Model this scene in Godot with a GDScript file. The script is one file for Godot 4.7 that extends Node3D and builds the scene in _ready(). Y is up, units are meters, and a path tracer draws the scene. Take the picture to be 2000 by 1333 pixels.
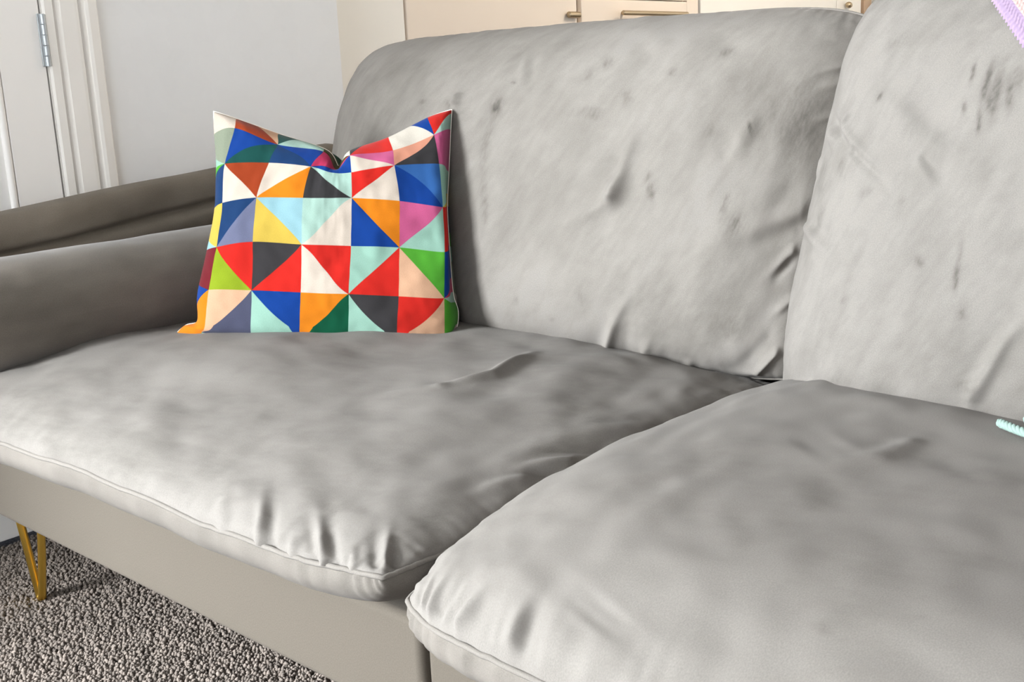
extends Node3D

# ---------------------------------------------------------------- helpers
var rng := RandomNumberGenerator.new()
var M := {}
var noise_big := FastNoiseLite.new()
var noise_mid := FastNoiseLite.new()
var noise_fine := FastNoiseLite.new()
var names := {}
var seat_right: Cushion
var back_right: Cushion

func numbered(called: String) -> String:
	var n: int = names.get(called, 0)
	names[called] = n + 1
	return called if n == 0 else "%s_%03d" % [called, n]

func thing(called: String, label: String, category: String, at := Vector3.ZERO, group := "") -> Node3D:
	var o := Node3D.new()
	o.name = numbered(called)
	o.position = at
	add_child(o, true)
	o.set_meta("label", label)
	o.set_meta("category", category)
	if group:
		o.set_meta("group", group)
	return o

func tag(o: Node3D, label: String, category: String, group := "") -> Node3D:
	o.set_meta("label", label)
	o.set_meta("category", category)
	if group:
		o.set_meta("group", group)
	return o

func struct(o: Node3D, label := "") -> Node3D:
	o.set_meta("kind", "structure")
	if label:
		o.set_meta("label", label)
	return o

# a mesh in world coordinates put under parent (whose position is taken off)
func put(called: String, mesh: Mesh, mat: Material, parent: Node3D = null) -> MeshInstance3D:
	var o := MeshInstance3D.new()
	o.mesh = mesh
	o.material_override = mat
	o.cast_shadow = GeometryInstance3D.SHADOW_CASTING_SETTING_ON
	if parent == null:
		o.name = numbered(called)
		add_child(o, true)
	else:
		o.name = called
		parent.add_child(o, true)
		var off := Vector3.ZERO
		var q: Node = parent
		while q is Node3D and q != self:
			off += (q as Node3D).position
			q = q.get_parent()
		o.position = -off
	return o

func arr_mesh(v: PackedVector3Array, n: PackedVector3Array, idx: PackedInt32Array, uv := PackedVector2Array(), col := PackedColorArray()) -> ArrayMesh:
	var a := []
	a.resize(Mesh.ARRAY_MAX)
	a[Mesh.ARRAY_VERTEX] = v
	a[Mesh.ARRAY_NORMAL] = n
	if uv.size():
		a[Mesh.ARRAY_TEX_UV] = uv
	if col.size():
		a[Mesh.ARRAY_COLOR] = col
	a[Mesh.ARRAY_INDEX] = idx
	var m := ArrayMesh.new()
	m.add_surface_from_arrays(Mesh.PRIMITIVE_TRIANGLES, a)
	return m

func normals_of(v: PackedVector3Array, idx: PackedInt32Array) -> PackedVector3Array:
	var n := PackedVector3Array()
	n.resize(v.size())
	for k in range(0, idx.size(), 3):
		var a := idx[k]
		var b := idx[k + 1]
		var c := idx[k + 2]
		var f := (v[c] - v[a]).cross(v[b] - v[a])
		n[a] += f
		n[b] += f
		n[c] += f
	for k in n.size():
		n[k] = n[k].normalized()
	return n

# grid of (nu+1) x (nv+1) vertices, row-major v rows; front side is dP/du x dP/dv turned round when flip
func grid_idx(nu: int, nv: int, flip := false, start := 0) -> PackedInt32Array:
	var idx := PackedInt32Array()
	for j in nv:
		for i in nu:
			var a := start + j * (nu + 1) + i
			var b := a + 1
			var c := a + nu + 1
			var d := c + 1
			if flip:
				idx.append_array([a, b, c, b, d, c])
			else:
				idx.append_array([a, c, b, b, c, d])
	return idx

# box with rounded edges, between two corners
func rbox(lo: Vector3, hi: Vector3, r: float, seg := 3, wob := 0.0) -> ArrayMesh:
	var v := PackedVector3Array()
	var n := PackedVector3Array()
	var idx := PackedInt32Array()
	var c := (lo + hi) / 2
	var h := (hi - lo) / 2
	r = minf(r, minf(h.x, minf(h.y, h.z)))
	var stops := PackedFloat32Array()
	for k in seg + 1:
		stops.append(float(k) / seg)
	for axis in 3:
		for s in [-1.0, 1.0]:
			var ua := (axis + 1) % 3
			var va := (axis + 2) % 3
			var us := _stops(h[ua], r, seg)
			var vs := _stops(h[va], r, seg)
			var start := v.size()
			for j in vs.size():
				for i in us.size():
					var p := Vector3.ZERO
					p[axis] = s * h[axis]
					p[ua] = us[i]
					p[va] = vs[j]
					var q := p.clamp(-(h - Vector3.ONE * r), h - Vector3.ONE * r)
					var d := (p - q).normalized()
					var w := q + d * r
					v.append(c + w)
					n.append(d)
			idx.append_array(grid_idx(us.size() - 1, vs.size() - 1, s < 0, start))
	return arr_mesh(v, n, idx)

func _stops(h: float, r: float, seg: int) -> PackedFloat32Array:
	var o := PackedFloat32Array()
	for k in seg + 1:
		o.append(-h + r - r * tan(PI / 4 * (1.0 - float(k) / seg)))
	for k in seg + 1:
		o.append(h - r + r * tan(PI / 4 * float(k) / seg))
	return o

func tube(pts: PackedVector3Array, r: float, sides := 8, closed := false, cap := true) -> ArrayMesh:
	var v := PackedVector3Array()
	var n := PackedVector3Array()
	var idx := PackedInt32Array()
	var m := pts.size()
	var up := Vector3.ZERO
	for k in m:
		var t: Vector3
		if closed:
			t = pts[(k + 1) % m] - pts[(k - 1 + m) % m]
		else:
			t = pts[mini(k + 1, m - 1)] - pts[maxi(k - 1, 0)]
		t = t.normalized()
		if up == Vector3.ZERO:
			up = Vector3.UP if absf(t.y) < 0.9 else Vector3.RIGHT
		up = (up - t * up.dot(t)).normalized()
		var w := t.cross(up)
		for s in sides:
			var a := TAU * s / sides
			var d := up * cos(a) + w * sin(a)
			v.append(pts[k] + d * r)
			n.append(d)
	var rings := m if closed else m - 1
	for k in rings:
		for s in sides:
			var a := k * sides + s
			var b := k * sides + (s + 1) % sides
			var c := ((k + 1) % m) * sides + s
			var d := ((k + 1) % m) * sides + (s + 1) % sides
			idx.append_array([a, c, b, b, c, d])
	if cap and not closed:
		for e in [0, m - 1]:
			var t: Vector3 = (pts[0] - pts[1]) if e == 0 else (pts[m - 1] - pts[m - 2])
			t = t.normalized()
			var base := v.size()
			v.append(pts[e] + t * r * 0.6)
			n.append(t)
			for s in sides:
				v.append(v[e * sides + s])
				n.append((n[e * sides + s] + t).normalized())
			for s in sides:
				var p := base + 1 + s
				var q := base + 1 + (s + 1) % sides
				if e == 0:
					idx.append_array([base, p, q])
				else:
					idx.append_array([base, q, p])
	return arr_mesh(v, n, idx)

# flat polygon (points as (a, b)) pushed along an axis; place(a, b, c) -> Vector3
func extrude(poly: PackedVector2Array, c0: float, c1: float, place: Callable, flip := false) -> ArrayMesh:
	var st := SurfaceTool.new()
	st.begin(Mesh.PRIMITIVE_TRIANGLES)
	st.set_smooth_group(-1)
	var m := poly.size()
	var tri := Geometry2D.triangulate_polygon(poly)
	var add := func(p, q, r):
		if flip:
			st.add_vertex(p)
			st.add_vertex(r)
			st.add_vertex(q)
		else:
			st.add_vertex(p)
			st.add_vertex(q)
			st.add_vertex(r)
	for k in m:
		var a := poly[k]
		var b := poly[(k + 1) % m]
		var p0: Vector3 = place.call(a.x, a.y, c0)
		var p1: Vector3 = place.call(b.x, b.y, c0)
		var q0: Vector3 = place.call(a.x, a.y, c1)
		var q1: Vector3 = place.call(b.x, b.y, c1)
		add.call(p0, q0, p1)
		add.call(p1, q0, q1)
	for k in range(0, tri.size(), 3):
		var a := poly[tri[k]]
		var b := poly[tri[k + 1]]
		var c := poly[tri[k + 2]]
		add.call(place.call(a.x, a.y, c0), place.call(b.x, b.y, c0), place.call(c.x, c.y, c0))
		add.call(place.call(a.x, a.y, c1), place.call(c.x, c.y, c1), place.call(b.x, b.y, c1))
	st.generate_normals()
	return st.commit()

func std(color: Color, rough := 0.6) -> StandardMaterial3D:
	var m := StandardMaterial3D.new()
	m.albedo_color = color
	m.roughness = rough
	return m

func noise_tex(freq: float, size: int, lo: Color, hi: Color, octaves := 3, type := FastNoiseLite.TYPE_SIMPLEX_SMOOTH) -> NoiseTexture2D:
	var f := FastNoiseLite.new()
	f.seed = 7
	f.noise_type = type
	f.frequency = freq
	f.fractal_octaves = octaves
	var t := NoiseTexture2D.new()
	t.width = size
	t.height = size
	t.seamless = true
	t.noise = f
	var g := Gradient.new()
	g.set_color(0, lo)
	g.set_color(1, hi)
	t.color_ramp = g
	return t

# ---------------------------------------------------------------- materials
func make_materials() -> void:
	noise_big.seed = 11
	noise_big.frequency = 1.0
	noise_big.fractal_octaves = 3
	noise_mid.seed = 23
	noise_mid.frequency = 1.0
	noise_mid.fractal_octaves = 4
	noise_fine.seed = 5
	noise_fine.frequency = 1.0
	noise_fine.fractal_octaves = 2

	var velvet := std(Color(0.468, 0.450, 0.428), 0.85)
	velvet.vertex_color_use_as_albedo = true
	velvet.metallic_specular = 0.25
	velvet.rim_enabled = true
	velvet.rim = 0.06
	velvet.rim_tint = 0.0
	velvet.albedo_texture = noise_tex(0.09, 512, Color(0.86, 0.86, 0.86), Color(1, 1, 1), 3)
	velvet.uv1_triplanar = true
	velvet.uv1_scale = Vector3.ONE * 9.0
	velvet.heightmap_enabled = true
	velvet.heightmap_texture = velvet.albedo_texture
	velvet.heightmap_scale = 0.02
	velvet.heightmap_deep_parallax = false
	M.velvet = velvet

	var plain_velvet := velvet.duplicate() as StandardMaterial3D
	plain_velvet.vertex_color_use_as_albedo = false
	plain_velvet.albedo_color = Color(0.475, 0.444, 0.402)
	plain_velvet.detail_enabled = true
	plain_velvet.detail_blend_mode = BaseMaterial3D.BLEND_MODE_MUL
	plain_velvet.detail_albedo = noise_tex(0.008, 512, Color(0.80, 0.79, 0.78), Color(1, 1, 1), 4)
	plain_velvet.detail_uv_layer = BaseMaterial3D.DETAIL_UV_2
	plain_velvet.uv2_triplanar = true
	plain_velvet.uv2_scale = Vector3.ONE * 1.3
	M.plain_velvet = plain_velvet
	# the base has the same velvet in a darker colour
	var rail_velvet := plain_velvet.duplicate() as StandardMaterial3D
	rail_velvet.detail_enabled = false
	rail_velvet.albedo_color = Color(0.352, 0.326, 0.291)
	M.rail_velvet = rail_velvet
	var piping := rail_velvet.duplicate() as StandardMaterial3D
	piping.albedo_color = Color(0.46, 0.44, 0.415)
	M.piping = piping
	var bolster_velvet := velvet.duplicate() as StandardMaterial3D
	bolster_velvet.rim = 0.45
	M.bolster_velvet = bolster_velvet

	var wall := std(Color(0.93, 0.932, 0.93), 0.9)
	wall.albedo_texture = noise_tex(0.02, 512, Color(0.985, 0.985, 0.985), Color(1, 1, 1), 4)
	wall.uv1_triplanar = true
	wall.uv1_scale = Vector3.ONE * 0.7
	M.wall = wall
	M.ceiling = std(Color(0.82, 0.82, 0.81), 0.95)
	var gloss := std(Color(0.93, 0.915, 0.89), 0.45)
	M.trim = gloss
	M.door = std(Color(0.96, 0.95, 0.935), 0.5)
	M.gap = std(Color(0.35, 0.24, 0.13), 0.9)
	M.steel = std(Color(0.72, 0.74, 0.75), 0.35)
	M.steel.metallic = 0.85
	M.brass = std(Color(0.92, 0.76, 0.36), 0.28)
	M.brass.metallic = 1.0
	M.kitchen = std(Color(0.93, 0.88, 0.82), 0.35)
	M.kitchen_pale = std(Color(0.95, 0.94, 0.91), 0.35)
	M.nickel = std(Color(0.72, 0.65, 0.54), 0.35)
	M.nickel.metallic = 0.9
	M.dark = std(Color(0.16, 0.13, 0.11), 0.9)
	var floor_mat := std(Color(0.42, 0.38, 0.35), 1.0)
	floor_mat.albedo_texture = noise_tex(0.12, 512, Color(0.45, 0.43, 0.42), Color(1, 1, 1), 3)
	floor_mat.uv1_triplanar = true
	floor_mat.uv1_scale = Vector3.ONE * 2.5
	floor_mat.heightmap_enabled = true
	floor_mat.heightmap_texture = floor_mat.albedo_texture
	floor_mat.heightmap_scale = 0.4
	floor_mat.heightmap_deep_parallax = false
	M.floor = floor_mat
	var pile := std(Color(1, 1, 1), 1.0)
	pile.vertex_color_use_as_albedo = true
	M.pile = pile
	var glass := std(Color(0.97, 0.98, 0.98, 0.05), 0.03)
	glass.transparency = BaseMaterial3D.TRANSPARENCY_ALPHA
	M.glass = glass
	M.purple = std(Color(0.515, 0.445, 0.53), 0.95)
	M.peach = std(Color(0.62, 0.53, 0.51), 0.95)
	M.mint = std(Color(0.46, 0.535, 0.505), 0.95)

# ---------------------------------------------------------------- cushions
# A stuffed cushion: two domed panels that meet in a piped seam.
# feats: [a0, b0, a1, b1, width, height, kind]   kind 0 = ridge/groove, 1 = step (falls away on one side)
# marks: [a0, b0, a1, b1, width, tone]            tone shifts the colour: nap smudges, and shade painted along folds; a, b in metres along the panel
class Cushion:
	var o: Vector3
	var X: Vector3
	var Y: Vector3
	var Z: Vector3
	var W: float
	var D: float
	var ht: float
	var hb: float
	var pa := 4.0
	var pb := 3.0
	var corner := 0.03    # how far the corners are drawn in, at the back or top
	var corner2 := 0.03   # and at the front or bottom
	var wave := 0.004
	var feats := []
	var marks := []
	var tone := Color(1, 1, 1)
	var seed_off := 0.0
	var pucker := 0.004
	var mottle := 1.0

func _warp(t: float) -> float:
	return 0.45 * t + 0.55 * sin(t * PI / 2)

func cushion_point(c: Cushion, al: float, be: float, side: float) -> Vector3:
	var a := _warp(al) if side > 0 else sin(al * PI / 2)
	var b := _warp(be) if side > 0 else sin(be * PI / 2)
	var k := c.corner if b < 0.0 else c.corner2
	var x := a * (1.0 - k * pow(absf(b), 5.0)) * c.W
	var z := b * (1.0 - k * c.W / c.D * pow(absf(a), 8.0)) * c.D
	var pa := c.pa if side > 0 else 22.0
	var pb := c.pb if side > 0 else 16.0
	var h := sqrt(maxf(0.0, (1.0 - pow(absf(a), pa)) * (1.0 - pow(absf(b), pb))))
	h *= c.ht if side > 0 else -c.hb
	var e := pow(maxf(absf(a), absf(b)), 6.0)
	var y := h + e * c.wave * (sin(x * 9.0 + c.seed_off) + 0.6 * sin(z * 13.0 + 2.0 * c.seed_off) + 0.35 * sin(x * 31.0 + c.seed_off))
	if side < 0:   # the boxing bellies out a little below the seam
		var belly := sin(clampf(-h / c.hb, 0.0, 1.0) * PI) * 0.007
		x += belly * signf(a) * smoothstep(0.9, 1.0, absf(a))
		z += belly * signf(b) * smoothstep(0.9, 1.0, absf(b))
	return c.o + c.X * x + c.Y * y + c.Z * z

func build_cushion(called: String, c: Cushion, label: String, group: String, NA := 400, NB := 270) -> Node3D:
	var root := thing(called, label, "cushion", c.o - Vector3(0, c.hb if c.Y.y > 0.7 else c.D, 0), group)
	var LA := c.W
	var LB := c.D
	var v := PackedVector3Array()
	var col := PackedColorArray()
	var hgt := PackedFloat32Array()
	var ton := PackedFloat32Array()
	var n_all := (NA + 1) * (NB + 1)
	v.resize(n_all)
	hgt.resize(n_all)
	ton.resize(n_all)
	for j in NB + 1:
		var be := -1.0 + 2.0 * j / NB
		for i in NA + 1:
			var al := -1.0 + 2.0 * i / NA
			var k := j * (NA + 1) + i
			var p := cushion_point(c, al, be, 1.0)
			v[k] = p
			# gathers near the seam
			var da := (1.0 - absf(al)) * LA
			var db := (1.0 - absf(be)) * LB
			var g := 0.0
			if db < 0.2:
				var s := al * LA
				g += noise_fine.get_noise_2d(s * 24.0 + c.seed_off * 10.0, signf(be) * 40.0 + db * 2.0) * exp(-db / 0.045) * 1.6
			if da < 0.2:
				var s2 := be * LB
				g += noise_fine.get_noise_2d(s2 * 22.0 + c.seed_off * 17.0, signf(al) * 70.0 + da * 2.0) * exp(-da / 0.045) * 1.6
			var edge := clampf(minf(da, db) / 0.012, 0.0, 1.0)
			hgt[k] = g * c.pucker * edge + noise_big.get_noise_3d(al * LA * 4.0 + c.seed_off, be * LB * 4.0, c.seed_off) * 0.010 * clampf(minf(da, db) / 0.1, 0.0, 1.0)
			# brushed nap
			var q := Vector2(al * LA, be * LB)
			if c.Y.y < 0.7:   # the nap of the backs is brushed up and down
				q = Vector2(q.y, q.x + 0.3 * q.y)
			var t := noise_big.get_noise_3d(q.x * 3.2 + c.seed_off * 3.0, q.y * 4.0, c.seed_off) * 0.20
			t += noise_mid.get_noise_3d(q.x * 9.0 + q.y * 4.0, q.y * 22.0, c.seed_off + 9.0) * 0.13
			t += noise_mid.get_noise_3d(q.x * 40.0, q.y * 30.0, c.seed_off + 3.0) * 0.07
			t += noise_mid.get_noise_3d(q.x * 22.0 - q.y * 16.0, q.x * 30.0 + q.y * 75.0, c.seed_off + 21.0) * 0.07
			ton[k] = 1.0 + t * c.mottle
	for f in c.feats:
		_stamp(f, hgt, NA, NB, LA, LB, true)
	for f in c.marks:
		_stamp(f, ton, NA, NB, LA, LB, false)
	var idx := grid_idx(NA, NB)
	var n := normals_of(v, idx)
	for k in n_all:
		v[k] += n[k] * hgt[k]
	n = normals_of(v, idx)
	col.resize(n_all)
	for k in n_all:
		var t := clampf(ton[k], 0.25, 1.7)
		# a nap brushed up looks cooler and paler, brushed down warmer and darker
		col[k] = Color(c.tone.r * t * (1.0 + (1.0 - t) * 0.03), c.tone.g * t, c.tone.b * t * (1.0 - (1.0 - t) * 0.05))
	# underside
	var NA2 := NA / 2
	var NB2 := NB / 2
	var start := v.size()
	for j in NB2 + 1:
		for i in NA2 + 1:
			var al := -1.0 + 2.0 * i / NA2
			var be := -1.0 + 2.0 * j / NB2
			var p := cushion_point(c, al, be, -1.0)
			var db := (1.0 - absf(be)) * LB
			var g := 0.0
			if absf(be) < 1.0 and absf(al) < 1.0:
				g = noise_fine.get_noise_2d(al * LA * 26.0 + c.seed_off * 10.0, signf(be) * 40.0) * exp(-db / 0.05) * c.pucker * 2.2
			v.append(p + c.Z * signf(be) * g)
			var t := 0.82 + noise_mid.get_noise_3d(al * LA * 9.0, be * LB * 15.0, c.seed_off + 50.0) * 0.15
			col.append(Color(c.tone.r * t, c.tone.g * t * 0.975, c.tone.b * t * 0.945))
	var idx2 := grid_idx(NA2, NB2, true, start)
	var vv := v.slice(start)
	var idl := grid_idx(NA2, NB2, true)
	n.append_array(normals_of(vv, idl))
	idx.append_array(idx2)
	put("cover", arr_mesh(v, n, idx, PackedVector2Array(), col), M.velvet, root)
	# piping round the seam
	var ring := PackedVector3Array()
	var NP := 90
	for e in 4:
		for k in NP:
			var s := -1.0 + 2.0 * k / NP
			var al: float = [s, 1.0, -s, -1.0][e]
			var be: float = [-1.0, s, 1.0, -s][e]
			var p := cushion_point(c, al, be, 1.0)
			ring.append(p + c.Y * noise_fine.get_noise_1d(k * 0.9 + e * 90.0) * 0.0012)
	put("piping", tube(ring, 0.0033, 7, true), M.piping, root)
	return root

# one brush along a line of points: [[a0, b0, a1, b1, ...], width, amount, kind]
# kind 0 starts full (at a seam) and dies away, kind 2 swells and dies away at both ends
func _stamp(f: Array, out: PackedFloat32Array, NA: int, NB: int, LA: float, LB: float, is_height: bool) -> void:
	var flat: Array = f[0]
	var w: float = f[1]
	var amp: float = f[2]
	var kind: int = f[3]
	var p := PackedVector2Array()
	for k in range(0, flat.size(), 2):
		p.append(Vector2(flat[k], flat[k + 1]))
	var lo := p[0]
	var hi := p[0]
	var run := PackedFloat32Array([0.0])
	for k in p.size():
		lo = lo.min(p[k])
		hi = hi.max(p[k])
		if k:
			run.append(run[k - 1] + p[k].distance_to(p[k - 1]))
	var total := maxf(run[run.size() - 1], 1e-5)
	lo -= Vector2.ONE * w * 2.4
	hi += Vector2.ONE * w * 2.4
	var i0 := clampi(floori((lo.x / LA + 1.0) * NA / 2.0), 0, NA)
	var i1 := clampi(ceili((hi.x / LA + 1.0) * NA / 2.0), 0, NA)
	var j0 := clampi(floori((lo.y / LB + 1.0) * NB / 2.0), 0, NB)
	var j1 := clampi(ceili((hi.y / LB + 1.0) * NB / 2.0), 0, NB)
	for j in range(j0, j1 + 1):
		for i in range(i0, i1 + 1):
			var q := Vector2((-1.0 + 2.0 * i / NA) * LA, (-1.0 + 2.0 * j / NB) * LB)
			var best := 1e9
			var s := 0.0
			for k in p.size() - 1:
				var ab := p[k + 1] - p[k]
				var t := clampf((q - p[k]).dot(ab) / maxf(ab.length_squared(), 1e-9), 0.0, 1.0)
				var d2 := (p[k] + ab * t).distance_squared_to(q)
				if d2 < best:
					best = d2
					s = (run[k] + t * (run[k + 1] - run[k])) / total
			if best > w * w * 5.8:
				continue
			var g := exp(-best / (w * w))
			if kind == 0:
				g *= 1.0 - smoothstep(0.15, 1.0, s) * 0.92
			elif total > w:
				g *= 0.25 + 0.75 * smoothstep(0.0, 0.35, s) * (1.0 - smoothstep(0.65, 1.0, s))
			var n := j * (NA + 1) + i
			if is_height:
				out[n] += amp * g
			else:
				var rough := 0.6 if w < 0.025 else 0.3
				out[n] += amp * g * (0.85 + rough * noise_fine.get_noise_2d(q.x * 170.0 + q.y * 40.0, q.y * 60.0))

# ---------------------------------------------------------------- the place
func _ready() -> void:
	rng.seed = 4
	# camera
	var cam := Camera3D.new()
	cam.name = "camera"
	cam.projection = Camera3D.PROJECTION_FRUSTUM
	cam.near = 0.05
	cam.far = 60.0
	var FPX := 2180.0
	cam.size = 0.05 * 1333.0 / FPX
	cam.frustum_offset = Vector2((1000.0 - 1440.0) / FPX, -(666.5 - 558.0) / FPX) * 0.05
	var yaw := deg_to_rad(33.9)
	var pitch := atan(498.0 / 2180.0)
	cam.position = Vector3(0, 1, 0)
	cam.basis = Basis(Vector3.UP, yaw) * Basis(Vector3.RIGHT, -pitch)
	add_child(cam)
	cam.current = true
	# sky and exposure
	var env := Environment.new()
	var sky := Sky.new()
	var sm := ProceduralSkyMaterial.new()
	sm.sky_top_color = Color(0.62, 0.72, 0.86)
	sm.sky_horizon_color = Color(0.86, 0.89, 0.92)
	sm.ground_horizon_color = Color(0.62, 0.62, 0.60)
	sm.ground_bottom_color = Color(0.40, 0.40, 0.38)
	sm.sky_energy_multiplier = 1.5
	sky.sky_material = sm
	env.background_mode = Environment.BG_SKY
	env.sky = sky
	env.tonemap_mode = Environment.TONE_MAPPER_LINEAR
	env.tonemap_exposure = 1.26
	env.sdfgi_enabled = true
	env.ssao_enabled = true
	env.ssil_enabled = true
	var we := WorldEnvironment.new()
	we.name = "environment"
	we.environment = env
	add_child(we)
	# daylight through the left window, plus an added fill light at the right one
	daylight("daylight_left", Vector3(-3.3, 1.72, 3.08), Vector3(0.30, -0.42, -1.0), Vector2(2.2, 1.2), 88.0, Color(0.955, 0.978, 1.0))
	daylight("added_fill_front", Vector3(1.6, 1.50, 3.08), Vector3(-0.2, -0.1, -1.0), Vector2(2.0, 1.4), 6.0, Color(0.97, 0.98, 1.0))
	# an added lamp, out of view, that lights the kitchen
	lamp("added_ceiling_lamp", Vector3(-1.2, 2.40, -3.6), 1.5, Color(1.0, 0.94, 0.87), "round white ceiling lamp added out of view over the kitchen")

	make_materials()
	build_room()
	build_kitchen()
	build_sofa()
	build_soft()
	build_pillow()
	build_throws()
	build_carpet()

func daylight(called: String, at: Vector3, towards: Vector3, size: Vector2, energy: float, color: Color) -> void:
	var l := AreaLight3D.new()
	l.name = called
	l.area_size = size
	l.area_normalize_energy = true
	l.light_energy = energy
	l.light_color = color
	l.area_range = 12.0
	l.area_attenuation = 2.0
	l.shadow_enabled = true
	add_child(l)
	l.look_at_from_position(at, at + towards, Vector3.UP)

func lamp(called: String, at: Vector3, energy: float, color: Color, label: String) -> void:
	var root := thing(called, label, "lamp", at)
	var shade := CylinderMesh.new()
	shade.top_radius = 0.19
	shade.bottom_radius = 0.16
	shade.height = 0.07
	var gm := std(Color(0.95, 0.93, 0.9), 0.6)
	gm.emission_enabled = true
	gm.emission = color
	gm.emission_energy_multiplier = 1.5
	var s := put("lamp_shade", shade, gm, root)
	s.position = Vector3(0, -0.045, 0)
	var rim := CylinderMesh.new()
	rim.top_radius = 0.2
	rim.bottom_radius = 0.2
	rim.height = 0.012
	var r := put("base", rim, std(Color(0.85, 0.85, 0.84), 0.5), root)
	r.position = Vector3(0, -0.006, 0)
	var l := OmniLight3D.new()
	l.name = "glow"
	l.light_energy = energy
	l.light_color = color
	l.light_size = 0.14
	l.omni_range = 9.0
	l.omni_attenuation = 2.0
	l.shadow_enabled = true
	l.position = Vector3(0, -0.24, 0)
	root.add_child(l)

const WX := -2.36   # face of the left wall
const WEND := -1.772  # where it stops and the kitchen opens

func wall_piece(st: SurfaceTool, lo: Vector3, hi: Vector3) -> void:
	var b := BoxMesh.new()
	b.size = hi - lo
	st.append_from(b, 0, Transform3D(Basis(), (lo + hi) / 2))

func new_st() -> SurfaceTool:
	var st := SurfaceTool.new()
	st.begin(Mesh.PRIMITIVE_TRIANGLES)
	return st

func build_room() -> void:
	var st := new_st()
	wall_piece(st, Vector3(-4.75, -0.15, -5.4), Vector3(5.2, -0.006, 3.3))
	struct(put("floor", st.commit(), M.floor), "grey carpeted floor of the room")
	st = new_st()
	wall_piece(st, Vector3(-4.75, 2.4, -5.4), Vector3(5.2, 2.55, 3.3))
	struct(put("ceiling", st.commit(), M.ceiling), "plain white ceiling")
	# left wall with a doorway (z -1.088 .. -0.30); past it an added widening of the room lets in the key light
	st = new_st()
	var x0 := WX - 0.14
	wall_piece(st, Vector3(x0, 0, WEND), Vector3(WX, 2.4, -1.100))
	wall_piece(st, Vector3(x0, 2.02, -1.100), Vector3(WX, 2.4, -0.28))
	wall_piece(st, Vector3(x0, 0, -0.28), Vector3(WX, 2.4, 0.15))
	wall_piece(st, Vector3(-4.75, 0, 0.01), Vector3(x0, 2.4, 0.15))
	wall_piece(st, Vector3(-4.75, 0, 0.15), Vector3(-4.6, 2.4, 3.3))
	wall_piece(st, Vector3(-3.4, 0, WEND), Vector3(x0, 2.4, WEND + 0.12))
	struct(put("wall_left", st.commit(), M.wall), "pale grey painted wall beside the white door")
	st = new_st()
	for piece in [[-4.6, -4.4, 0.0, 2.4], [-4.4, -2.2, 0.0, 1.1], [-4.4, -2.2, 2.33, 2.4], [-2.2, 0.6, 0.0, 2.4], [0.6, 2.6, 0.0, 0.8], [0.6, 2.6, 2.2, 2.4], [2.6, 5.2, 0.0, 2.4]]:
		wall_piece(st, Vector3(piece[0], piece[2], 3.15), Vector3(piece[1], piece[3], 3.3))
	struct(put("wall_front", st.commit(), M.wall), "pale wall behind the camera with a wide window and a second one added for fill light")
	st = new_st()
	wall_piece(st, Vector3(5.05, 0, -5.4), Vector3(5.2, 2.4, 3.15))
	struct(put("wall_right", st.commit(), M.wall), "pale wall on the right of the room")
	st = new_st()
	wall_piece(st, Vector3(-3.4, 0, -5.4), Vector3(5.05, 2.4, -5.25))
	struct(put("wall_back", st.commit(), M.wall), "pale wall at the far end of the kitchen")
	st = new_st()
	wall_piece(st, Vector3(-3.4, 0, -5.25), Vector3(-3.25, 2.4, WEND))
	struct(put("wall_kitchen", st.commit(), M.wall), "pale wall behind the kitchen units")
	# windows
	window(1, func(a, b, c): return Vector3(a, b, 3.22 - c), -4.4, -2.2, 1.1, 2.33)
	window(2, func(a, b, c): return Vector3(a, b, 3.22 - c), 0.6, 2.6, 0.8, 2.2)  # added window, the opening for the fill light
	# door
	var door := struct(Node3D.new(), "white panelled door with a steel hinge, mostly hidden by the sofa arm")
	door.name = "door_1"
	door.position = Vector3(WX, 0, -0.69)
	add_child(door, true)
	var xf := WX + 0.012
	var dz0 := -1.0855
	var dz1 := -0.30
	put("stile", rbox(Vector3(xf - 0.04, 0.012, dz0), Vector3(xf, 2.0, -1.003), 0.002, 2), M.door, door)
	put("stile", rbox(Vector3(xf - 0.04, 0.012, dz1 - 0.085), Vector3(xf, 2.0, dz1), 0.002, 2), M.door, door)
	for y in [[0.012, 0.22], [0.46, 0.58], [1.9, 2.0]]:
		put("rail", rbox(Vector3(xf - 0.04, y[0], -1.003), Vector3(xf - 0.0005, y[1], dz1 - 0.085), 0.002, 2), M.door, door)
	for y in [[0.22, 0.46], [0.58, 1.9]]:
		var z0 := -1.003
		var z1 := dz1 - 0.085
		put("panel", rbox(Vector3(xf - 0.034, y[0] - 0.005, z0 - 0.005), Vector3(xf - 0.007, y[1] + 0.005, z1 + 0.005), 0.002, 2), M.door, door)
		var loop := PackedVector3Array()
		for c in [[y[0], z0], [y[0], z1], [y[1], z1], [y[1], z0]]:
			loop.append(Vector3(xf - 0.004, c[0] + (0.007 if c[0] == y[0] else -0.007), c[1] + (0.007 if c[1] == z0 else -0.007)))
		var pts := PackedVector3Array()
		for k in 4:
			for s in 8:
				pts.append(loop[k].lerp(loop[(k + 1) % 4], s / 8.0))
		put("bead", tube(pts, 0.007, 8, true), M.door, door)
	put("back_panel", rbox(Vector3(WX - 0.05, 0.012, dz0 + 0.01), Vector3(WX - 0.030, 2.0, dz1 - 0.01), 0.002, 2), M.gap, door)
	# hinge
	var hz := -1.0885
	var hinge := put("hinge", rbox(Vector3(xf - 0.002, 0.932, hz - 0.0085), Vector3(xf + 0.0035, 1.032, hz - 0.001), 0.001, 2), M.steel, door)
	put("leaf", rbox(Vector3(xf - 0.002, 0.932, hz + 0.001), Vector3(xf + 0.0025, 1.032, hz + 0.009), 0.001, 2), M.steel, hinge)
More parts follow.
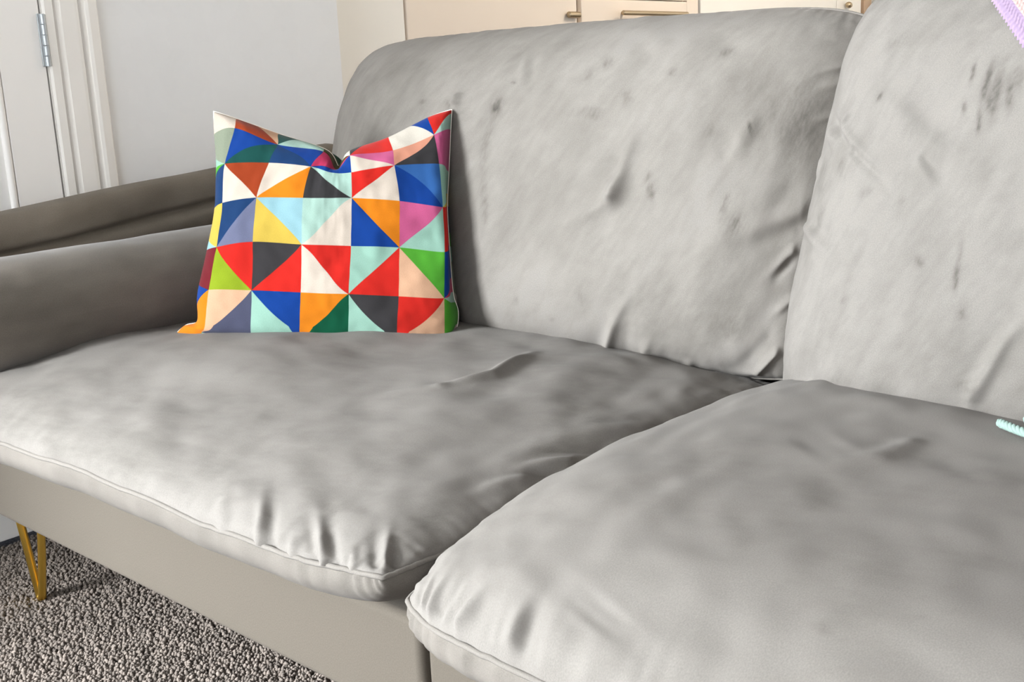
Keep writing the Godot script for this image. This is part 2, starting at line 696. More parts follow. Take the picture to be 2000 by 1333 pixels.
	for k in 5:
		var kn := CylinderMesh.new()
		kn.top_radius = 0.0048
		kn.bottom_radius = 0.0048
		kn.height = 0.0186
		kn.radial_segments = 16
		var q := put("knuckle", kn, M.steel, hinge)
		q.position += Vector3(xf + 0.004, 0.942 + k * 0.02, hz)
	# door lining and architrave
	var lining := new_st()
	wall_piece(lining, Vector3(x0, 0, -1.100), Vector3(WX + 0.010, 2.01, -1.0885))
	wall_piece(lining, Vector3(x0, 0, -0.297), Vector3(WX + 0.010, 2.01, -0.28))
	wall_piece(lining, Vector3(x0, 2.005, -1.100), Vector3(WX + 0.010, 2.02, -0.28))
	struct(put("trim_1", lining.commit(), M.trim), "white lining of the doorway")
	var prof := PackedVector2Array()
	for p in [[0, 0], [0.0, 0.013], [0.004, 0.0165], [0.018, 0.0175], [0.0215, 0.0115], [0.026, 0.0115], [0.032, 0.0185], [0.058, 0.0205], [0.064, 0.0200], [0.068, 0.0135], [0.073, 0.0135], [0.077, 0.0215], [0.083, 0.0235], [0.099, 0.0225], [0.1015, 0.0195], [0.1015, 0.0]]:
		prof.append(Vector2(p[0], p[1]))
	struct(put("trim_2", extrude(prof, 0.0, 2.10, func(a, b, c): return Vector3(WX + b, c, -1.0905 - a)), M.trim), "white moulded architrave between the door and the grey wall")
	struct(put("trim_3", extrude(prof, 0.0, 2.10, func(a, b, c): return Vector3(WX + b, c, -0.295 + a), true), M.trim), "white moulded architrave on the far side of the door")
	struct(put("baseboard_left", rbox(Vector3(WX - 0.01, 0, WEND - 0.005), Vector3(WX + 0.014, 0.12, -1.192), 0.004, 2), M.trim), "white skirting board under the grey wall")

func window(k: int, place: Callable, a0: float, a1: float, b0: float, b1: float) -> void:
	var root := Node3D.new()
	root.name = "window_%d" % k
	root.set_meta("kind", "structure")
	add_child(root, true)
	var bar := func(called, p, q, d0, d1):
		var u: Vector3 = place.call(p.x, p.y, d0)
		var w: Vector3 = place.call(q.x, q.y, d1)
		var lo := Vector3(minf(u.x, w.x), minf(u.y, w.y), minf(u.z, w.z))
		var hi := Vector3(maxf(u.x, w.x), maxf(u.y, w.y), maxf(u.z, w.z))
		return put(called, rbox(lo, hi, 0.004, 2), M.trim, root)
	bar.call("window_frame", Vector2(a0, b0), Vector2(a1, b0 + 0.06), -0.03, 0.03)
	bar.call("window_frame", Vector2(a0, b1 - 0.06), Vector2(a1, b1), -0.03, 0.03)
	bar.call("window_frame", Vector2(a0, b0 + 0.06), Vector2(a0 + 0.06, b1 - 0.06), -0.03, 0.03)
	bar.call("window_frame", Vector2(a1 - 0.06, b0 + 0.06), Vector2(a1, b1 - 0.06), -0.03, 0.03)
	var mid := (a0 + a1) / 2
	bar.call("mullion", Vector2(mid - 0.03, b0 + 0.06), Vector2(mid + 0.03, b1 - 0.06), -0.03, 0.03)
	bar.call("window_sill", Vector2(a0 - 0.03, b0 - 0.02), Vector2(a1 + 0.03, b0), 0.0, 0.12)
	for e in [[a0 + 0.06, mid - 0.03], [mid + 0.03, a1 - 0.06]]:
		var u: Vector3 = place.call(e[0], b0 + 0.06, -0.003)
		var w: Vector3 = place.call(e[1], b1 - 0.06, 0.003)
		var lo := Vector3(minf(u.x, w.x), minf(u.y, w.y), minf(u.z, w.z))
		var hi := Vector3(maxf(u.x, w.x), maxf(u.y, w.y), maxf(u.z, w.z))
		var b := BoxMesh.new()
		b.size = hi - lo
		var p := put("pane", b, M.glass, root)
		p.position += (lo + hi) / 2

# ---------------------------------------------------------------- kitchen behind the sofa
const KX := -2.60   # plane of the cupboard fronts

func build_kitchen() -> void:
	var top := 2.05
	var side := thing("larder_unit", "tall pale end panel nearest the grey wall's corner, left of the cream cupboard", "cabinet", Vector3(KX - 0.3, 0, -2.05))
	put("carcass", rbox(Vector3(KX - 0.56, 0, -2.179), Vector3(KX - 0.02, top, -1.80), 0.003, 2), M.kitchen_pale, side)
	put("door", rbox(Vector3(KX - 0.02, 0.12, -2.177), Vector3(KX, top, -1.80), 0.004, 3), M.kitchen_pale, side)
	put("plinth", rbox(Vector3(KX - 0.05, 0, -2.177), Vector3(KX - 0.018, 0.118, -1.80), 0.002, 2), M.kitchen_pale, side)

	var cup := thing("kitchen_cupboard", "cream kitchen cupboard with a short metal knob, behind the left of the sofa back", "cabinet", Vector3(KX - 0.3, 0, -2.55))
	put("carcass", rbox(Vector3(KX - 0.56, 0, -2.908), Vector3(KX - 0.021, top, -2.182), 0.003, 2), M.kitchen, cup)
	var cd := put("door", rbox(Vector3(KX - 0.02, 0.12, -2.903), Vector3(KX, top, -2.184), 0.003, 3), M.kitchen, cup)
	put("plinth", rbox(Vector3(KX - 0.05, 0, -2.905), Vector3(KX - 0.018, 0.118, -2.184), 0.002, 2), M.kitchen, cup)
	put("knob", tube(PackedVector3Array([Vector3(KX + 0.012, 1.052, -2.850), Vector3(KX + 0.012, 1.052, -2.900)]), 0.0105, 14), M.nickel, cd)
	put("knob_stem", tube(PackedVector3Array([Vector3(KX - 0.001, 1.052, -2.885), Vector3(KX + 0.012, 1.052, -2.885)]), 0.006, 10), M.nickel, cd)

	var dr := thing("drawer_unit", "cream kitchen drawer unit with a long brushed metal bar handle", "cabinet", Vector3(KX - 0.3, 0, -3.22))
	put("carcass", rbox(Vector3(KX - 0.56, 0, -3.532), Vector3(KX - 0.021, 1.5, -2.914), 0.003, 2), M.kitchen, dr)
	var ys := [0.12, 0.46, 0.80, 1.108, 1.5]
	for k in 4:
		var d := put("drawer", rbox(Vector3(KX - 0.02, ys[k] + 0.002, -3.527), Vector3(KX, ys[k + 1] - 0.002, -2.926), 0.003, 3), M.kitchen, dr)
		var hy: float = ys[k + 1] - 0.047
		var h := put("handle", tube(PackedVector3Array([Vector3(KX + 0.035, hy, -3.105), Vector3(KX + 0.035, hy, -3.48)]), 0.0085, 14), M.nickel, d)
		h.set_meta("label", "brushed metal bar handle")
		for z in [-3.14, -3.44]:
			put("handle_post", tube(PackedVector3Array([Vector3(KX - 0.002, hy, z), Vector3(KX + 0.035, hy, z)]), 0.006, 10), M.nickel, d)
	var filler := thing("filler_post", "narrow cream filler post between the drawer unit and the next cupboard", "panel", Vector3(KX - 0.02, 0, -3.57))
	put("post", rbox(Vector3(KX - 0.1, 0, -3.608), Vector3(KX - 0.006, top, -3.534), 0.003, 2), M.kitchen, filler)

	var cup2 := thing("kitchen_cupboard", "cream kitchen cupboard with a round knob, glimpsed over the gap between the back cushions", "cabinet", Vector3(KX - 0.3, 0, -4.1))
	put("carcass", rbox(Vector3(KX - 0.56, 0, -4.95), Vector3(KX - 0.021, top, -3.612), 0.003, 2), M.kitchen_pale, cup2)
	var d1 := put("door", rbox(Vector3(KX - 0.02, 0.12, -4.695), Vector3(KX, top, -3.616), 0.003, 3), M.kitchen_pale, cup2)
	var d2 := put("door", rbox(Vector3(KX - 0.02, 0.12, -4.94), Vector3(KX, top, -4.702), 0.003, 3), M.kitchen_pale, cup2)
	var kn := SphereMesh.new()
	kn.radius = 0.017
	kn.height = 0.03
	var q := put("knob", kn, M.nickel, d2)
	q.position += Vector3(KX + 0.02, 1.118, -4.78)
	put("plinth", rbox(Vector3(KX - 0.05, 0, -4.94), Vector3(KX - 0.018, 0.118, -3.616), 0.002, 2), M.kitchen, cup2)
	var end := thing("end_panel", "brown edged panel at the far end of the cream cupboards", "panel", Vector3(KX - 0.3, 0, -5.0))
	put("panel", rbox(Vector3(KX - 0.56, 0, -5.03), Vector3(KX + 0.01, top, -4.955), 0.003, 2), std(Color(0.72, 0.62, 0.52), 0.5), end)

# ---------------------------------------------------------------- sofa frame
func loft(rings: Array, closed_ring := true, caps := true) -> ArrayMesh:
	var v := PackedVector3Array()
	var idx := PackedInt32Array()
	var m: int = rings[0].size()
	for r in rings:
		v.append_array(r)
	for k in rings.size() - 1:
		for s in (m if closed_ring else m - 1):
			var a := k * m + s
			var b := k * m + (s + 1) % m
			idx.append_array([a, a + m, b, b, a + m, b + m])
	if caps:
		for e in [0, rings.size() - 1]:
			var base := v.size()
			var c := Vector3.ZERO
			for s in m:
				c += rings[e][s]
			v.append(c / m)
			for s in m:
				v.append(rings[e][s])
			for s in m:
				var p := base + 1 + s
				var q := base + 1 + (s + 1) % m
				if e == 0:
					idx.append_array([base, p, q])
				else:
					idx.append_array([base, q, p])
	return arr_mesh(v, normals_of(v, idx), idx)

func build_sofa() -> void:
	var sofa := thing("sofa", "grey velvet sofa frame with a padded arm and gold hairpin legs", "sofa", Vector3(-0.95, 0, -1.2))
	# upholstered base in two sections
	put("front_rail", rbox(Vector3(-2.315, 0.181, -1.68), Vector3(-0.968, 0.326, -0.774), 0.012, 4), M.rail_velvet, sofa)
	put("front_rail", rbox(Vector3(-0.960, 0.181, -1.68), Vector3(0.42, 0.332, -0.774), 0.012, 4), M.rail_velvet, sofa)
	put("back_frame", rbox(Vector3(-2.29, 0.183, -1.762), Vector3(0.42, 0.74, -1.682), 0.02, 4), M.plain_velvet, sofa)
	# the arm: a padded slab whose top dips towards the front
	var rings := []
	for k in 60:
		var z := -1.68 + (1.68 - 0.72) * k / 59.0
		var t := (z + 1.68) / 0.96
		var top := 0.742 - 0.036 * smoothstep(0.0, 0.45, t) - 0.045 * smoothstep(0.35, 1.0, t)
		var ring := PackedVector3Array()
		var endk := 1.0
		if k == 0 or k == 59:
			endk = 0.86
		elif k == 1 or k == 58:
			endk = 0.97
		var cx := -2.262
		var hw := 0.060
		var lo := 0.336
		var pts := 140
		for s in pts:
			var a := TAU * s / pts
			var cxs := signf(cos(a)) * pow(absf(cos(a)), 0.55)
			var sys := signf(sin(a)) * pow(absf(sin(a)), 0.75)
			var y := lerpf(lo, top, 0.5 + 0.5 * sys * endk)
			var bulge := 0.0
			# the loose cover creases along the inner face
			if cos(a) > 0.2:
				var cre := top - 0.072 - 0.012 * sin(z * 5.0) + 0.02 * t
				bulge = -0.012 * exp(-pow((y - cre) / 0.007, 2.0)) + 0.007 * exp(-pow((y - cre + 0.03) / 0.02, 2.0)) + 0.004 * noise_mid.get_noise_2d(z * 7.0, y * 10.0)
			ring.append(Vector3(cx + (hw * cxs + bulge) * endk, y, z))
		rings.append(ring)
	put("arm", loft(rings), M.plain_velvet, sofa)
	# hairpin legs: a rod bent into a V
	for spot in [[-2.045, -0.82, 1.0], [-2.045, -1.62, 1.0], [0.18, -0.82, -1.0], [0.18, -1.62, -1.0], [-0.96, -1.62, 1.0]]:
		var x: float = spot[0]
		var z: float = spot[1]
		var leg := Node3D.new()
		leg.name = "leg"
		leg.position = Vector3(x, 0, z) - sofa.position
		sofa.add_child(leg, true)
		var pts := PackedVector3Array()
		for p in [[-0.0235, 0.190, 0.012], [-0.0235, 0.183, 0.012], [-0.0225, 0.09, 0.004], [-0.0205, 0.016, -0.002], [-0.0190, 0.0085, -0.002], [-0.0165, 0.0065, -0.002], [-0.0125, 0.0065, -0.002], [-0.0100, 0.0085, -0.002], [-0.0080, 0.016, -0.002], [0.0030, 0.09, -0.006], [0.0145, 0.183, -0.01], [0.0145, 0.190, -0.01]]:
			pts.append(Vector3(x + p[0], p[1], z + p[2]))
		put("rod", tube(pts, 0.0064, 16), M.brass, leg)

# ---------------------------------------------------------------- loose cushions
func build_soft() -> void:
	var c := Cushion.new()
	c.X = Vector3(1, 0.02, 0)
	c.Y = Vector3.UP
	c.Z = Vector3.BACK
	c.pucker = 0.0022
	c.o = Vector3(-1.600, 0.395, -1.125)
	c.W = 0.665
	c.D = 0.425
	c.ht = 0.078
	c.hb = 0.064
	c.pa = 5.0
	c.corner = 0.02
	c.corner2 = 0.022
	c.seed_off = 1.3
	c.tone = Color(0.97, 0.97, 0.97)
	c.feats = FEATS_SEAT_LEFT
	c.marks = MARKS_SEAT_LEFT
	build_cushion("seat_cushion", c, "grey velvet seat cushion under the bright patterned pillow, creased towards its back right", "seat cushions")
	c = Cushion.new()
	c.X = Vector3.RIGHT
	c.Y = Vector3.UP
	c.Z = Vector3.BACK
	c.pucker = 0.003
	c.o = Vector3(-0.285, 0.400, -1.11)
	c.W = 0.668
	c.D = 0.435
	c.ht = 0.108
	c.hb = 0.065
	c.pa = 7.0
	c.pb = 3.2
	c.corner = 0.02
	c.corner2 = 0.062
	c.seed_off = 4.1
	c.tone = Color(1.04, 1.04, 1.04)
	c.mottle = 0.7
	c.feats = FEATS_SEAT_RIGHT
	c.marks = MARKS_SEAT_RIGHT
	seat_right = c
	build_cushion("seat_cushion", c, "plump grey velvet seat cushion nearest the camera, at the lower right", "seat cushions")

	var th := deg_to_rad(10.0)
	var skew := 0.13
	c = Cushion.new()
	c.X = Vector3(1, 0.059, 0)
	c.Y = Vector3(0, sin(th), cos(th))
	c.Z = Vector3(-skew, -cos(th), sin(th))
	c.pucker = 0.0012
	c.o = Vector3(-1.484, 0.701, -1.575)
	c.W = 0.637
	c.D = 0.315
	c.ht = 0.158
	c.hb = 0.05
	c.pa = 3.4
	c.pb = 4.0
	c.corner = 0.045
	c.corner2 = 0.02
	c.seed_off = 7.7
	c.tone = Color(0.93, 0.925, 0.915)
	c.feats = FEATS_BACK_LEFT
	c.marks = MARKS_BACK_LEFT
	build_cushion("back_cushion", c, "wide grey velvet back cushion behind the patterned pillow, with smudged nap and a tuft", "back cushions", 560, 350)
	c = Cushion.new()
	c.X = Vector3.RIGHT
	c.Y = Vector3(0, sin(th), cos(th))
	c.Z = Vector3(-skew * 0.9, -cos(th), sin(th))
	c.pucker = 0.0012
	c.o = Vector3(-0.215, 0.735, -1.555)
	c.W = 0.670
	c.D = 0.355
	c.ht = 0.165
	c.hb = 0.05
	c.pa = 5.0
	c.pb = 4.0
	c.corner = 0.05
	c.corner2 = 0.02
	c.seed_off = 12.4
	c.tone = Color(0.91, 0.91, 0.91)
	c.feats = FEATS_BACK_RIGHT
	c.marks = MARKS_BACK_RIGHT
	back_right = c
	build_cushion("back_cushion", c, "pale grey velvet back cushion at the right edge, with diagonal folds", "back cushions", 560, 360)

	# bolster
	var bol := thing("bolster", "dark grey velvet bolster lying between the sofa arm and the seat", "bolster", Vector3(-2.1, 0.43, -1.15))
	var v := PackedVector3Array()
	var col := PackedColorArray()
	var NS := 72
	var NZ := 150
	var cx := -2.095
	var cy := 0.520
	for k in NZ + 1:
		var z := -1.50 + 0.735 * k / NZ
		var e := minf(z + 1.50, -0.765 - z)
		var rr := 0.1 * (1.0 if e > 0.03 else pow(maxf(0.0, 1.0 - pow(1.0 - e / 0.03, 2.0)), 0.35) * 0.55 + 0.45)
		for s in NS + 1:
			var a := TAU * s / NS
			var w := 0.0025 * noise_big.get_noise_3d(cos(a) * 1.2, sin(a) * 1.2, z * 6.0)
			v.append(Vector3(cx + cos(a) * (rr + w), cy + sin(a) * (rr + w), z))
			var t := 1.0 + noise_big.get_noise_3d(cos(a) * 0.8, sin(a) * 0.8, z * 5.0 + 31.0) * 0.22 + noise_mid.get_noise_3d(cos(a) * 3.0, sin(a) * 3.0, z * 14.0) * 0.14
			col.append(Color(t, t * 0.955, t * 0.89) * 0.87)
	var idx := grid_idx(NS, NZ, true)
	put("cover", arr_mesh(v, normals_of(v, idx), idx, PackedVector2Array(), col), M.bolster_velvet, bol)
	for z in [-1.50, -0.765]:
		var pts := PackedVector3Array()
		var ring := []
		for f in [1.0, 0.6, 0.2, 0.02]:
			var r := PackedVector3Array()
			for s in 48:
				var a := TAU * s / 48 * (1.0 if z > -1.0 else -1.0)
				r.append(Vector3(cx + cos(a) * 0.047 * f, cy + sin(a) * 0.047 * f, z + (0.004 if z > -1.0 else -0.004) * (1.0 - f)))
			ring.append(r)
		put("end_disc", loft(ring, true, false), M.plain_velvet, bol)

const FEATS_SEAT_LEFT := [
	[[0.246, -0.139, 0.294, -0.025, 0.278, 0.043], 0.00935, -0.0105, 2], [[0.278, 0.043, 0.230, 0.101, 0.180, 0.158], 0.0102, -0.003, 0], [[0.311, -0.096, 0.342, 0.014, 0.336, 0.071], 0.033, 0.0054, 2], [[0.190, -0.155, 0.223, -0.033], 0.033, 0.0024, 2],
	[[0.621, -0.046, 0.574, 0.014, 0.530, 0.076], 0.0176, -0.0066, 0], [[0.620, 0.031, 0.573, 0.070, 0.536, 0.110], 0.0102, 0.006, 0], [[0.612, 0.075, 0.582, 0.107, 0.555, 0.141], 0.0102, -0.0075, 0], [[0.624, 0.102, 0.596, 0.122, 0.575, 0.145], 0.0085, 0.00525, 0],
	[[0.601, 0.144, 0.582, 0.176, 0.580, 0.209], 0.0154, -0.0054, 0], [[0.646, -0.261, 0.636, -0.190, 0.630, -0.122], 0.0154, -0.0042, 0], [[0.517, 0.423, 0.473, 0.383, 0.415, 0.335], 0.00765, -0.0075, 0], [[0.541, 0.422, 0.490, 0.376, 0.427, 0.321], 0.0102, 0.0045, 0],
	[[0.491, 0.423, 0.449, 0.383, 0.402, 0.342], 0.0102, 0.0045, 0], [[0.644, 0.398, 0.594, 0.354, 0.549, 0.315], 0.00765, -0.00675, 0], [[0.653, 0.382, 0.598, 0.336], 0.0085, 0.00375, 0], [[0.622, 0.405, 0.567, 0.355, 0.528, 0.320], 0.0102, 0.0045, 0],
	[[0.380, 0.425, 0.360, 0.392, 0.314, 0.339], 0.00765, -0.006, 0], [[0.400, 0.424, 0.371, 0.382, 0.319, 0.323], 0.0102, 0.0045, 0], [[0.582, 0.421, 0.541, 0.377], 0.00765, -0.00375, 0], [[0.446, 0.424, 0.425, 0.393], 0.00765, -0.00375, 0],
	[[0.304, 0.425, 0.287, 0.395, 0.251, 0.343], 0.0102, -0.003, 0], [[-0.094, 0.111, -0.042, 0.094], 0.165, -0.018, 2], [[0.002, 0.224, 0.106, 0.359], 0.0264, -0.0024, 2], [[0.069, 0.252, 0.138, 0.343], 0.0275, 0.0024, 2],
	[[-0.111, 0.324, -0.056, 0.425], 0.022, -0.0024, 0], [[0.302, 0.304, 0.393, 0.377], 0.022, 0.003, 2], [[0.267, 0.336, 0.327, 0.395], 0.0165, -0.0024, 2], [[0.007, -0.047, -0.020, 0.043], 0.088, 0.0036, 2],
	[[0.442, -0.115, 0.562, -0.179], 0.055, 0.0036, 2],
]
const MARKS_SEAT_LEFT := [  # strokes along folds and grooves are painted shade, the others brushed nap
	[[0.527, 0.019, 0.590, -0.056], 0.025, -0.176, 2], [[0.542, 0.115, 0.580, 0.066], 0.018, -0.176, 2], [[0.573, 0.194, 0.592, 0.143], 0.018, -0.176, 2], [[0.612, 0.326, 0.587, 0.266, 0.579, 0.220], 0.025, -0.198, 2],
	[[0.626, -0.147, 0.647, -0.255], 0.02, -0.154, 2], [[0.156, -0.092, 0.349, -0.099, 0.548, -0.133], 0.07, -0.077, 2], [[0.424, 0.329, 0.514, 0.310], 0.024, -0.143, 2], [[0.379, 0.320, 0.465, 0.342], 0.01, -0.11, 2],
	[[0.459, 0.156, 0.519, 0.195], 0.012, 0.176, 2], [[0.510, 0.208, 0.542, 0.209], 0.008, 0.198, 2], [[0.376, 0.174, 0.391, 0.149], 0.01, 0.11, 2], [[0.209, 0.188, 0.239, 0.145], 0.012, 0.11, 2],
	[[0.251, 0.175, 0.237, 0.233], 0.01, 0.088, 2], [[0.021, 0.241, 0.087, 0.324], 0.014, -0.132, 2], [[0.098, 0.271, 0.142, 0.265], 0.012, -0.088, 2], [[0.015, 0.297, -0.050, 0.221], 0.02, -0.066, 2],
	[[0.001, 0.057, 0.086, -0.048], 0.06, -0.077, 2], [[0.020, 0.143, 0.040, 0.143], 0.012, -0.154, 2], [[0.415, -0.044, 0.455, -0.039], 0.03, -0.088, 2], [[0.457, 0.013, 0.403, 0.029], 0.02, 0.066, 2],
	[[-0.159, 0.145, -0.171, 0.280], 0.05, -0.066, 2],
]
const FEATS_SEAT_RIGHT := [
	[[-0.204, -0.091, -0.206, -0.050, -0.213, -0.015], 0.0143, -0.0066, 2], [[-0.213, -0.015, -0.235, 0.021, -0.270, 0.057], 0.0154, -0.0042, 0], [[-0.160, -0.081, -0.184, -0.008, -0.219, 0.049], 0.0495, 0.0048, 2], [[-0.256, -0.033, -0.286, 0.016], 0.044, 0.003, 2],
	[[-0.480, 0.419, -0.461, 0.393, -0.443, 0.359], 0.0102, -0.009, 0], [[-0.493, 0.414, -0.463, 0.373, -0.442, 0.322], 0.0165, 0.0054, 0], [[-0.459, 0.419, -0.430, 0.389, -0.413, 0.358], 0.0176, 0.0036, 0], [[-0.386, 0.415, -0.384, 0.387, -0.383, 0.354], 0.0102, -0.0075, 0],
	[[-0.370, 0.414, -0.368, 0.382, -0.367, 0.349], 0.0154, 0.0048, 0], [[-0.404, 0.415, -0.404, 0.387, -0.403, 0.362], 0.0154, 0.003, 0], [[-0.577, 0.420, -0.575, 0.398, -0.584, 0.369], 0.0068, -0.00525, 0], [[-0.550, 0.421, -0.539, 0.384, -0.534, 0.352], 0.0085, -0.006, 0],
	[[-0.523, 0.420, -0.506, 0.385, -0.495, 0.353], 0.00935, 0.0045, 0], [[-0.306, 0.372, -0.289, 0.328], 0.033, 0.0042, 2], [[-0.325, 0.406, -0.316, 0.368], 0.0154, -0.0036, 0], [[-0.273, 0.404, -0.261, 0.360], 0.022, -0.0036, 0],
	[[-0.232, 0.398, -0.227, 0.351], 0.022, 0.003, 0], [[-0.323, 0.229, -0.268, 0.162], 0.044, 0.0024, 2], [[-0.388, 0.198, -0.357, 0.121], 0.022, 0.0024, 2],
]
const MARKS_SEAT_RIGHT := [
	[[-0.385, 0.162, -0.342, 0.130], 0.01, 0.143, 2], [[-0.301, 0.208, -0.303, 0.220], 0.008, 0.154, 2], [[-0.281, 0.245, -0.263, 0.247], 0.014, 0.132, 2], [[-0.245, 0.233, -0.237, 0.233], 0.008, 0.143, 2],
	[[-0.183, 0.220, -0.176, 0.226], 0.01, 0.11, 2], [[-0.282, 0.272, -0.247, 0.281], 0.014, 0.132, 2], [[-0.317, 0.245, -0.277, 0.262], 0.02, 0.066, 2], [[-0.272, 0.183, -0.270, 0.176], 0.005, 0.176, 2],
	[[-0.460, 0.171, -0.440, 0.141], 0.01, 0.11, 2], [[-0.394, 0.201, -0.373, 0.158], 0.01, 0.088, 2], [[-0.093, 0.197, -0.073, 0.146], 0.09, -0.088, 2], [[-0.217, 0.086, -0.164, 0.090], 0.06, -0.044, 2],
	[[-0.132, -0.049, -0.073, -0.005], 0.06, -0.088, 2], [[-0.450, 0.306, -0.425, 0.237], 0.03, 0.055, 2], [[-0.119, 0.275, -0.115, 0.279], 0.006, -0.165, 2], [[-0.152, 0.304, -0.177, 0.331], 0.05, 0.077, 2],
	[[-0.417, 0.237, -0.364, 0.237], 0.008, -0.077, 2],
]
const FEATS_BACK_LEFT := [
	[[0.221, 0.004, 0.221, 0.009], 0.0176, -0.0132, 2], [[0.222, 0.008, 0.225, -0.031, 0.236, -0.079], 0.00935, -0.00825, 0], [[0.245, 0.014, 0.248, -0.031, 0.277, -0.074], 0.0242, 0.0054, 2], [[0.202, -0.005, 0.201, -0.044], 0.022, 0.0036, 2],
	[[0.217, 0.014, 0.157, 0.049, 0.110, 0.059], 0.0102, -0.0045, 0], [[0.231, 0.021, 0.194, 0.070], 0.0275, 0.0036, 2], [[-0.112, -0.140, -0.112, -0.115], 0.0085, -0.0105, 2], [[-0.112, -0.115, -0.116, -0.081], 0.0085, -0.003, 0],
	[[-0.094, -0.129, -0.084, -0.097], 0.022, 0.003, 2], [[0.013, -0.208, 0.025, -0.145], 0.0102, 0.0045, 2], [[-0.004, -0.209, 0.010, -0.150], 0.0085, -0.00375, 2], [[0.437, -0.081, 0.425, -0.067, 0.406, -0.033, 0.394, -0.003], 0.0143, -0.0054, 0],
	[[0.414, -0.073, 0.389, -0.034], 0.022, 0.0036, 2], [[0.213, 0.282, 0.255, 0.183, 0.286, 0.128], 0.0085, -0.0105, 0], [[0.258, 0.261, 0.276, 0.185, 0.302, 0.129], 0.0154, 0.0054, 0], [[0.197, 0.273, 0.229, 0.185], 0.0154, 0.0036, 0],
	[[0.300, 0.304, 0.298, 0.248, 0.320, 0.207], 0.00935, -0.0105, 0], [[0.269, 0.306, 0.277, 0.258], 0.0102, 0.00525, 0], [[0.318, 0.307, 0.343, 0.224], 0.0154, 0.0048, 0], [[0.364, 0.300, 0.386, 0.255], 0.0085, -0.006, 0],
	[[0.569, 0.234, 0.524, 0.287, 0.459, 0.301], 0.00935, -0.009, 0], [[0.549, 0.210, 0.492, 0.268, 0.416, 0.308], 0.0176, 0.0048, 0], [[0.563, 0.022, 0.481, 0.046, 0.400, 0.068], 0.0143, -0.0072, 0], [[0.564, 0.040, 0.493, 0.062, 0.432, 0.081], 0.0198, 0.0054, 0],
	[[0.543, 0.006, 0.484, 0.030], 0.0198, 0.0036, 0], [[0.564, 0.073, 0.517, 0.111], 0.0085, -0.00675, 0], [[0.561, 0.091, 0.531, 0.120], 0.0102, 0.0045, 0], [[0.581, 0.142, 0.542, 0.171], 0.0085, -0.0045, 0],
	[[0.593, -0.182, 0.541, -0.164, 0.505, -0.147], 0.0068, -0.0045, 0], [[0.591, -0.153, 0.538, -0.139], 0.00765, -0.0045, 0], [[0.584, -0.103, 0.541, -0.093], 0.0068, -0.00375, 0], [[0.197, -0.215, 0.258, -0.149], 0.022, 0.003, 2],
	[[0.247, -0.223, 0.235, -0.166], 0.0165, -0.003, 2], [[-0.313, -0.253, -0.258, -0.127], 0.044, 0.003, 2], [[-0.362, -0.180, -0.335, -0.112], 0.022, -0.003, 2],
]
